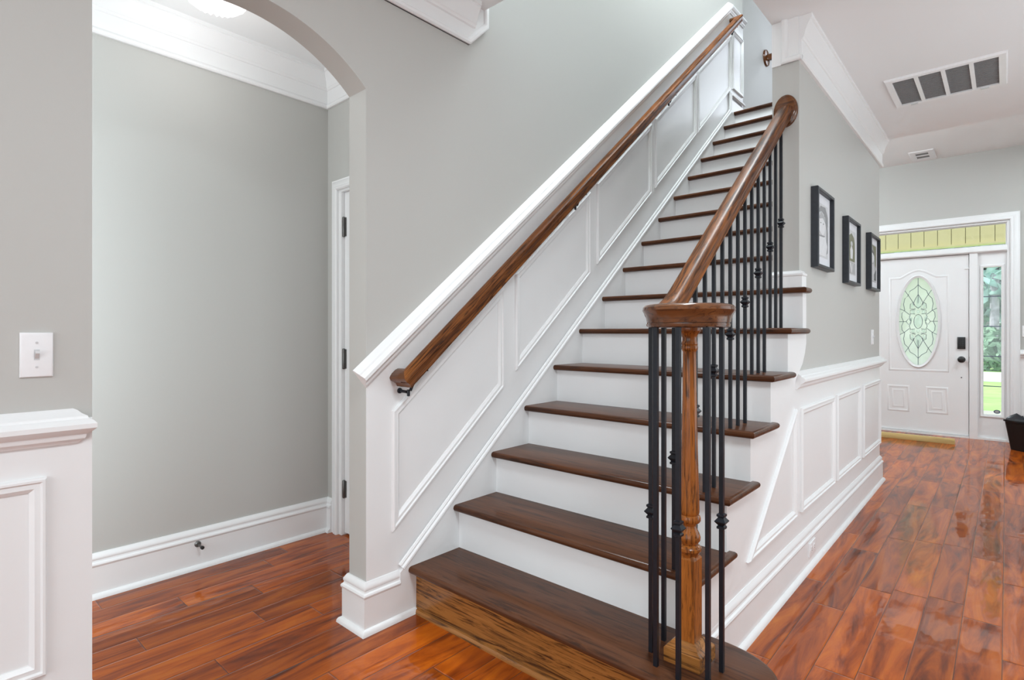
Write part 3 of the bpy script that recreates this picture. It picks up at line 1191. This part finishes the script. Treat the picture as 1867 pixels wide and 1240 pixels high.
# frame: jambs, mullion, transom bar, sill
bm = NB()
fy0, fy1 = YD + .004, YD + .116
box(bm, DX0 + .001, dx0 - .004, fy0, fy1, 0, DH - .001)
box(bm, 1.776, DX1 - .001, fy0, fy1, 0, DH - .001)
box(bm, dx0 - .004, 1.776, fy0, fy1, DH - .016, DH - .001)
box(bm, 1.478, 1.545, fy0 + .01, fy1, 0, 1.952)
box(bm, 1.455, 1.479, DY + .046, fy1, .018, 1.952)
box(bm, dx0 - .005, 1.479, DY + .046, fy1, 1.925, 1.951)
box(bm, dx0 - .004, 1.776, fy0, fy1, 1.950, 2.010)
box(bm, 1.545, 1.776, fy0 + .01, fy1, 0, .02)
box(bm, dx0 - .004, 1.480, fy0 + .01, fy1, 0, .018)
on_front(bm, [(dx0 - .004, 1.952), (1.776, 1.952)], [(0, 0), (0, .006), (.010, .016), (.030, .016), (.046, .008), (.058, .004), (.058, 0)], False, YD + .006)
struct('door_frame', bm, WHITE, 'white frame around entrance door, transom and sidelight', 'door frame')
bm = NB()
on_front(bm, [(DX0 - .002, 0), (DX0 - .002, DH + .002), (DX1 - .002, DH + .002), (DX1 - .002, 0)], [(a * 1.35, b * 1.2) for a, b in CASE], False, YD)
trim(bm, 'white casing around the entrance door')

# transom
wt = thing('window_1', 'long transom window above the entrance door', 'window', (1.15, YD, 2.0), kind='structure')
bm = NB()
box(bm, dx0, 1.776, YD + .06, YD + .066, 2.008, DH - .014)
obj('pane', bm, PANE, wt)
bm = NB()
on_front(bm, [(dx0 - .004, 2.010), (1.776, 2.010), (1.776, DH - .016), (dx0 - .004, DH - .016)], [(0, 0), (0, .03), (.006, .03), (.012, .02), (.012, 0)], True, YD + .058)
obj('sash', bm, WHITE, wt)

# sidelight
wsd = thing('window_2', 'tall narrow sidelight beside the entrance door', 'window', (1.66, YD, .02), kind='structure')
gx0, gx1, gz0, gz1 = 1.590, 1.730, .262, 1.795
bm = NB()
for a, b, c, d_ in ((1.545, gx0, .02, 1.950), (gx1, 1.776, .02, 1.950), (gx0, gx1, .02, gz0), (gx0, gx1, gz1, 1.950)):
    box(bm, a, b, YD + .045, YD + .085, c, d_)
on_front(bm, [(gx0 - .028, gz0 - .028), (gx1 + .028, gz0 - .028), (gx1 + .028, gz1 + .028), (gx0 - .028, gz1 + .028)], [(0, 0), (0, .006), (.008, .013), (.020, .010), (.028, .004), (.028, 0)], True, YD + .045)
obj('sash', bm, WHITE, wsd)
bm = NB()
box(bm, gx0 - .005, gx1 + .005, YD + .062, YD + .068, gz0 - .005, gz1 + .005)
obj('pane', bm, PANE, wsd)
bm = NB()
for z in (1.492, 1.181, .870, .559):
    box(bm, gx0, gx1, YD + .060, YD + .0625, z - .0045, z + .0045)
obj('lead_bars', bm, LEAD, wsd)
bm = NB()
lathe(bm, [(0, 0), (.020, 0), (.020, .001), (0, .001)], 24, V(1.697, YD + .0615, .297), V(0, -1, 0), V(1, 0, 0), mi=0)
lathe(bm, [(0, .001), (.012, .001), (.012, .0016), (0, .0016)], 20, V(1.697, YD + .0615, .297), V(0, -1, 0), V(1, 0, 0), mi=1)
for v in bm.verts:
    v.co.x = 1.697 + (v.co.x - 1.697) * 1.35
tag(obj('sticker', bm, [STICK, STICK2]), 'small round dark sticker low on the sidelight glass', 'sticker')

# right of the door: chair rail and panel
bm = NB()
on_front(bm, [(1.874, .862), (3.0, .862)], CAP, False, YD - E3)
trim(bm, 'white chair rail right of the entrance door')
bm = NB()
on_front(bm, [(1.93, .28), (2.75, .28), (2.75, .77), (1.93, .77)], PANEL, True, YD - E3)
trim(bm, 'white panel frame right of the entrance door')

# ------------------------------------------------------------------ vestibule door
vd = thing('door_2', 'white door on dark hinges seen past the arch jamb', 'door', (-.6, VE, 0), kind='structure')
bm = NB()
box(bm, -.968, -.29, VE + .020, VE + .055, .012, 1.895)
obj('slab', bm, WHITE, vd)
for z0, z1 in ((1.652, 1.755), (.921, 1.027), (.208, .299)):
    bm = NB()
    lathe(bm, [(.0055, z0 - .004), (.008, z0), (.008, z1), (.0055, z1 + .004)], 12, V(-.966, VE + .012, 0))
    box(bm, -.9665, -.950, VE + .015, VE + .0205, z0, z1)
    obj('hinge', bm, HINGE, vd)
bm = NB()
box(bm, -.999, -.970, VE, VE + .1, 0, 1.911)
box(bm, -.288, -.261, VE, VE + .1, 0, 1.911)
box(bm, -.970, -.288, VE, VE + .1, 1.897, 1.911)
obj('jamb', bm, WHITE, vd)
bm = NB()
on_front(bm, [(-.996, 0), (-.996, 1.908), (-.264, 1.908), (-.264, 0)], CASE, False, VE)
obj('casing', bm, WHITE, vd)

# door stop
ds = thing('door_stop', 'small dark rigid door stop on the vestibule baseboard', 'door stop', (VB + .02, -.437, .118))
bm = NB()
lathe(bm, [(.014, 0), (.014, .004), (.009, .009), (0, .010)], 18, V(VB + .020, -.437, .118), V(1, 0, 0), V(0, 1, 0))
obj('base', bm, HINGE, ds)
bm = NB()
tube(bm, [V(VB + .026, -.437, .118), V(VB + .075, -.437, .116)], .0052, 10)
obj('rod', bm, HINGE, ds)
bm = NB()
lathe(bm, [(.007, 0), (.0085, .004), (.0085, .012), (.006, .016), (0, .016)], 14, V(VB + .072, -.437, .116), V(1, 0, 0), V(0, 1, 0))
obj('rubber_tip', bm, DARKMETAL, ds)

# ------------------------------------------------------------------ switches and outlet
def switch(base, ax, out, w, h, label, toggle=True):
    t = thing('light_switch', label, 'light switch', base)
    b = Vector(base)

    def put(bm):
        for v in bm.verts:
            c = v.co.copy()
            v.co = b + ax * c.x + V(0, 0, 1) * c.y + out * c.z
    bm = NB()
    rounded_slab(bm, [(-w / 2, -h / 2), (w / 2, -h / 2), (w / 2, h / 2), (-w / 2, h / 2)], -.003, .006, [1, 1, 1, 1], 6, .004)
    put(bm)
    obj('plate', bm, PLASTIC, t)
    bm = NB()
    box(bm, -.0055, .0055, -.013, .013, .004, .0065)
    prism(bm, [(-.010, .006), (.002, .006), (.010, .016), (.004, .017)], V(-.004, 0, 0), V(0, 1, 0), V(0, 0, 1), V(1, 0, 0), .008)
    put(bm)
    tg = obj('toggle', bm, SCREW, t)
    for s in (-1, 1):
        bm = NB()
        lathe(bm, [(.003, .005), (.003, .007), (0, .0075)], 10, V(0, s * .030, 0))
        put(bm)
        obj('screw', bm, SCREW, t)


switch((W0 + .001, -1.166, 1.066), V(0, 1, 0), V(1, 0, 0), .064, .110, 'white toggle switch plate above the chair rail left of the arch')
switch((WR + .001, 3.275, 1.086), V(0, 1, 0), V(1, 0, 0), .07, .106, 'white switch plate right of the three pictures')
switch((1.925, YD - .001, 1.13), V(1, 0, 0), V(0, -1, 0), .075, .115, 'white switch plate at the right edge beside the entrance door')
ot = thing('outlet', 'white outlet set in the baseboard below the stairs', 'outlet', (WR + .02, 1.54, .085))
bm = NB()
rounded_slab(bm, [(-.055, -.033), (.055, -.033), (.055, .033), (-.055, .033)], -.002, .006, [1, 1, 1, 1], 6, .004)
for v in bm.verts:
    v.co = V(WR + .021 + v.co.z, 1.54 + v.co.x, .088 + v.co.y)
obj('plate', bm, PLASTIC, ot)
for s in (-1, 1):
    bm = NB()
    lathe(bm, [(.016, 0), (.016, .002), (0, .002)], 18, V(WR + .0265, 1.54 + s * .024, .088), V(1, 0, 0), V(0, 1, 0))
    sk = obj('socket', bm, PLASTIC, ot)
    bm = NB()
    for q in (-.005, .005):
        box(bm, WR + .0283, WR + .0288, 1.54 + s * .024 - .004, 1.54 + s * .024 + .004, .088 + q - .0012, .088 + q + .0012)
    obj('slots', bm, DARKMETAL, sk)

# ------------------------------------------------------------------ pictures
def blob(cx, cz, a, b, n=28, f=None):
    return [(cx + a * cos(2 * pi * i / n) * (f(2 * pi * i / n) if f else 1), cz + b * sin(2 * pi * i / n) * (f(2 * pi * i / n) if f else 1)) for i in range(n)]


def picture(y0, y1, z0, z1, label, art):
    t = thing('picture_frame', label, 'picture', (WR, (y0 + y1) / 2, z0), 'framed baby pictures on the hall wall')
    FW, FD = .017, .034
    bm = NB()
    on_right(bm, [(y0, z0), (y1, z0), (y1, z1), (y0, z1)], [(0, 0), (0, FD - .003), (.003, FD), (FW - .002, FD), (FW, FD - .003), (FW, .018), (FW, 0)], True, WR + .0005)
    obj('frame', bm, FRAME, t)
    bm = NB()
    x = WR + .014
    box(bm, WR + .001, x, y0 + FW - .002, y1 - FW + .002, z0 + FW - .002, z1 - FW + .002)
    obj('mat', bm, MAT, t)
    bm = NB()
    m = .045
    a0, a1, b0, b1 = y0 + FW + m, y1 - FW - m, z0 + FW + m, z1 - FW - m

    def shape(pts, lvl, mi):
        q = [(min(a1, max(a0, a0 + u * (a1 - a0))), min(b1, max(b0, b0 + v * (b1 - b0)))) for u, v in pts]
        prism_yz(bm, q, x, x + .0006 + lvl * .0004, mi)
    art(shape)
    obj('print', bm, GREYS + [GREENISH], t)


def art_hat(s):
    s([(0, 0), (1, 0), (1, 1), (0, 1)], 0, 0)
    s([(.05, .80), (.30, .95), (.75, .97), (1, .80), (1, .62), (.8, .80), (.4, .86)], 1, 2)
    s([(.62, .86), (.92, .74), (1, .50), (.98, .12), (.72, .04), (.86, .30), (.86, .55)], 2, 2)
    s(blob(.42, .62, .33, .20), 3, 4)
    s([(.10, .70), (.35, .84), (.70, .78), (.74, .66), (.50, .74), (.2, .70)], 4, 1)
    s(blob(.30, .635, .05, .010, 12), 5, 2)
    s(blob(.55, .635, .05, .010, 12), 5, 2)
    s([(.15, .40), (.70, .42), (.92, .24), (.80, .03), (.05, .03)], 3, 4)
    s([(.15, .40), (.70, .42), (.62, .39), (.2, .375)], 4, 2)


def art_arch(s):
    s([(0, 0), (1, 0), (1, 1), (0, 1)], 0, 0)
    s([(.1, .30), (.1, .72), (.2, .86), (.5, .94), (.8, .86), (.9, .72), (.9, .30)], 1, 5)
    s([(.38, .36), (.62, .36), (.66, .56), (.5, .68), (.34, .56)], 2, 4)
    s(blob(.5, .70, .12, .055, 18), 3, 0)
    s([(.05, .02), (.95, .02), (.95, .28), (.05, .28)], 1, 1)
    s([(.30, .26), (.44, .26), (.56, .06), (.50, .03)], 2, 4)
    s([(.70, .26), (.58, .26), (.50, .10), (.54, .05)], 3, 0)


def art_side(s):
    s([(0, 0), (1, 0), (1, 1), (0, 1)], 0, 1)
    s([(.35, .98), (1, .98), (1, .40), (.80, .45), (.7, .75)], 1, 5)
    s(blob(.38, .66, .26, .16), 2, 4)
    s([(.12, .76), (.3, .86), (.62, .80), (.66, .70), (.4, .77)], 3, 3)
    s([(.12, .45), (.55, .48), (.72, .25), (.6, .03), (.02, .03)], 2, 0)
    s([(.62, .20), (.98, .35), (.98, .05), (.66, .05)], 3, 3)
    s(blob(.30, .67, .035, .014, 10), 3, 3)


picture(1.612, 1.955, 1.443, 1.840, 'black-framed baby portrait in a hat, nearest the stairs', art_hat)
picture(2.312, 2.676, 1.411, 1.803, 'black-framed olive arch-shaped print, middle of the three pictures', art_arch)
picture(3.045, 3.408, 1.416, 1.804, 'black-framed print farthest along the wall, next to the corner', art_side)

# ------------------------------------------------------------------ vents
rv = thing('return_vent', 'large white ceiling grille with four grey filter panels', 'vent', (1.5, 2.7, ZC))
x0, x1, y0, y1 = 1.233, 1.775, 2.459, 2.960
bm = NB()
OUT = [(0, 0), (0, .004), (.006, .012), (.036, .012), (.036, .004), (.036, 0)]
sweep(bm, [(x0, y0), (x1, y0), (x1, y1), (x0, y1)], OUT, True, V(0, 0, ZC), V(1, 0, 0), V(0, 1, 0), V(0, 0, -1))
obj('frame', bm, PLASTIC, rv)
cw = (x1 - x0 - .072 - 3 * .020) / 4
for i in range(4):
    a = x0 + .036 + i * (cw + .020)
    bm = NB()
    box(bm, a, a + cw, y0 + .034, y1 - .034, ZC - .003, ZC - .0005)
    for j in range(22):
        yy = y0 + .036 + (y1 - y0 - .072) * (j + .5) / 22
        box(bm, a, a + cw, yy - .005, yy + .001, ZC - .0065, ZC - .003)
    obj('filter_panel', bm, VENTGREY, rv, smooth=False)
    if i < 3:
        bm = NB()
        box(bm, a + cw, a + cw + .020, y0 + .034, y1 - .034, ZC - .011, ZC - .0005)
        obj('divider', bm, PLASTIC, rv)
for xx in (x0 + .10, x1 - .10):
    bm = NB()
    box(bm, xx - .018, xx + .018, y1 - .030, y1 - .014, ZC - .017, ZC - .010)
    obj('latch', bm, SCREW, rv)
av = thing('air_vent', 'small white ceiling register near the entrance door', 'vent', (1.1, 5.87, ZF))
x0, x1, y0, y1 = 1.000, 1.212, 5.692, 6.060
bm = NB()
sweep(bm, [(x0, y0), (x1, y0), (x1, y1), (x0, y1)], [(0, 0), (0, .003), (.006, .010), (.052, .010), (.052, 0)], True, V(0, 0, ZF), V(1, 0, 0), V(0, 1, 0), V(0, 0, -1))
obj('frame', bm, PLASTIC, av)
bm = NB()
box(bm, x0 + .038, x1 - .038, y0 + .038, y1 - .038, ZF - .003, ZF - .0005)
obj('duct', bm, VENTGREY, av)
for i in range(3):
    bm = NB()
    yy = y0 + .062 + (y1 - y0 - .124) * i / 2
    prism(bm, [(0, -.004), (.026, -.008), (.026, -.0095), (0, -.0055)], V(x0 + .038, yy - .013, ZF - .001), V(0, 1, 0), V(0, 0, 1), V(1, 0, 0), x1 - x0 - .076)
    obj('louver', bm, PLASTIC, av, smooth=False)

# ------------------------------------------------------------------ vestibule ceiling light
cl = thing('ceiling_light', 'lit crystal flush-mount light behind the arch', 'ceiling light', (-.70, -.50, ZC))
LX, LYY = -.70, -.50
bm = NB()
lathe(bm, [(.14, 0), (.14, -.012), (.12, -.022), (0, -.022)], 36, V(LX, LYY, ZC))
obj('canopy', bm, PLASTIC, cl)
bm = NB()
seg = 48
prof = [(.03, -.024), (.115, -.026), (.125, -.045), (.118, -.075), (.085, -.100), (.04, -.112), (0, -.115)]
lathe(bm, prof, seg, V(LX, LYY, ZC))
for v in bm.verts:
    d = Vector((v.co.x - LX, v.co.y - LYY))
    if d.length > .05:
        f = 1 + .05 * cos(12 * atan2(d.y, d.x))
        v.co.x, v.co.y = LX + d.x * f, LYY + d.y * f
        v.co.z += .006 * cos(24 * atan2(d.y, d.x))
obj('glass_shade', bm, LAMPGLASS, cl)
pt = bpy.data.lights.new('vestibule_bulb', 'POINT')
pt.energy, pt.shadow_soft_size, pt.color = 2.3, .08, (1, 1, 1)
po = bpy.data.objects.new('vestibule_bulb', pt)
po.location = (LX, LYY, ZC - .20)
COL.objects.link(po)

# ------------------------------------------------------------------ small things on the foyer floor
bm = NB()
rounded_slab(bm, [(.55, 5.63), (1.388, 5.645), (1.387, 5.685), (.55, 5.67)], 0, .055, [1, 1, 1, 1], 4, .004)
o = tag(obj('wood_board', bm, PINE), 'raw pine board lying on the floor in front of the entrance door', 'board')
wb = thing('waste_basket', 'black waste basket at the right edge beside the entrance door', 'basket', (1.92, 5.70, 0))
bm = NB()
cxy, ang = V(1.935, 5.72, 0), radians(-42)


def rrect(a, b, r, z):
    out = []
    for qx, qy, s0 in ((1, 1, 0), (-1, 1, pi / 2), (-1, -1, pi), (1, -1, 3 * pi / 2)):
        for i in range(6):
            t = s0 + pi / 2 * i / 5
            p = V(qx * (a - r) + r * cos(t), qy * (b - r) + r * sin(t), 0)
            p.rotate(Matrix.Rotation(ang, 3, 'Z'))
            out.append(cxy + p + V(0, 0, z))
    return out


def rings(bm, rs):
    vs = [[bm.verts.new(p) for p in r] for r in rs]
    n = len(vs[0])
    for a, b in zip(vs, vs[1:]):
        for i in range(n):
            bm.faces.new((a[i], a[(i + 1) % n], b[(i + 1) % n], b[i]))
    return vs


vs = rings(bm, [rrect(.115, .085, .03, .012), rrect(.115, .085, .03, 0.0), rrect(.118, .088, .03, 0.0), rrect(.150, .120, .035, .265), rrect(.158, .128, .035, .268), rrect(.158, .128, .035, .282), rrect(.146, .116, .035, .282), rrect(.116, .086, .03, .012)])
bm.faces.new(vs[-1])
bm.faces.new(vs[0])
obj('bin', bm, BLACK, wb)
bm = NB()
rs = []
for i, (s_, z) in enumerate([(.80, .225), (.93, .262), (.965, .284), (.80, .290), (.55, .292), (.25, .300)]):
    ring = rrect(.150 * s_, .120 * s_, .034 * s_, z)
    for j, p in enumerate(ring):
        p.z += (.010 if i > 1 else 0) * sin(j * 2.4 + i) + (.012 * sin(j * 1.1 + i * 2) if i > 2 else 0)
        dd = (p - cxy)
        if i > 2 and dd.x < -.02:
            p.z += .040 * math.exp(-((dd.x + .085) ** 2 + (dd.y - .03) ** 2) / .003)
    rs.append(ring)
vs = rings(bm, rs)
bm.faces.new(vs[-1])
bm.faces.new(vs[0][::-1])
lo = obj('bag', bm, BAG, wb)

# ------------------------------------------------------------------ outdoors, seen through the door glass
bm = NB()
box(bm, -6, 8, YD + .12, 9.2, -.16, -.02)
tag(obj('porch_floor', bm, CONC), 'grey porch floor outside the entrance door', 'porch', kind='structure')
bm = NB()
box(bm, -60, 60, 9.2, 19.5, -.40, -.30)
tag(obj('lawn', bm, LAWN), 'bright front lawn seen through the sidelight', 'lawn', kind='structure')
bm = NB()
box(bm, -60, 60, 19.5, 24.5, -.40, -.29)
tag(obj('road', bm, ROAD), 'pale road beyond the lawn', 'road', kind='structure')
bm = NB()
box(bm, -60, 60, 24.5, 60, -.40, -.30)
tag(obj('verge', bm, LAWN), 'grass verge under the trees across the road', 'lawn', kind='structure')
pb = thing('porch_beam', 'cream boarded porch beam seen through the transom', 'porch beam', (0, 8.7, 2.36))
bm = NB()
box(bm, -6, 6, 8.70, 8.84, 2.372, 3.05)
obj('beam', bm, BOARDGAP, pb)
for i in range(36):
    bm = NB()
    xa = -2.9 + i * .157
    box(bm, xa + .004, xa + .153, 8.690, 8.700, 2.372, 3.05)
    obj('board', bm, BOARD, pb, smooth=False)
bm = NB()
box(bm, -6, 6, 8.672, 8.86, 2.345, 2.372)
obj('bottom_trim', bm, BOARD, pb)


def foliage(bm, c, rx, rz, n, size, rnd):
    for _ in range(n):
        while True:
            p = V(rnd.uniform(-1, 1), rnd.uniform(-1, 1), rnd.uniform(-1, 1))
            if p.length < 1:
                break
        p = c + V(p.x * rx, p.y * rx, p.z * rz)
        a = V(rnd.gauss(0, 1), rnd.gauss(0, 1), rnd.gauss(0, 1)).normalized()
        b = a.cross(V(rnd.gauss(0, 1), rnd.gauss(0, 1), rnd.gauss(0, 1))).normalized()
        s = size * rnd.uniform(.6, 1.3)
        q = [p - a * s, p - b * s * .45, p + a * s, p + b * s * .45]
        bm.faces.new([bm.verts.new(v) for v in q])


def tree(x, y, h, r, mat, label):
    t = thing('tree', label, 'tree', (x, y, -.3), 'trees across the road')
    bm = NB()
    tube(bm, [V(x, y, -.3), V(x + .05, y, h * .5), V(x - .04, y, h)], [.17, .13, .05], 10)
    obj('trunk', bm, TRUNK, t)
    bm = NB()
    foliage(bm, V(x, y + .9, h * .55), r, h * .44, 900, .40, R)
    obj('crown', bm, mat, t, smooth=False)


TL = 'leafy tree across the road seen through the door glass'
for i, (x, y) in enumerate([(1.40, 27.5), (1.08, 31.2), (-.55, 28.2), (-2.3, 31.2), (-4.2, 28.2), (-6.0, 31.2), (-8.0, 28.2), (3.3, 31.2), (-9.8, 31.2)]):
    tree(x, y, 9 + (i * 37 % 5) * .4, 1.6, LEAF if i % 2 else LEAF2, TL)
for i, (x, y) in enumerate([(1.25, 25.6), (-.55, 25.7), (-2.3, 25.6), (-4.1, 25.7), (3.0, 25.6)]):
    bm = NB()
    foliage(bm, V(x, y, .5), .85, .85, 420, .2, R)
    tag(obj('shrub', bm, LEAF2 if i % 2 else LEAF, smooth=False), 'low shrub at the road edge under the trees', 'shrub', 'shrubs across the road')

for o in BASES:
    if '_base' in o:
        del o['_base']
for o in SC.objects:
    if '_base' in o:
        del o['_base']
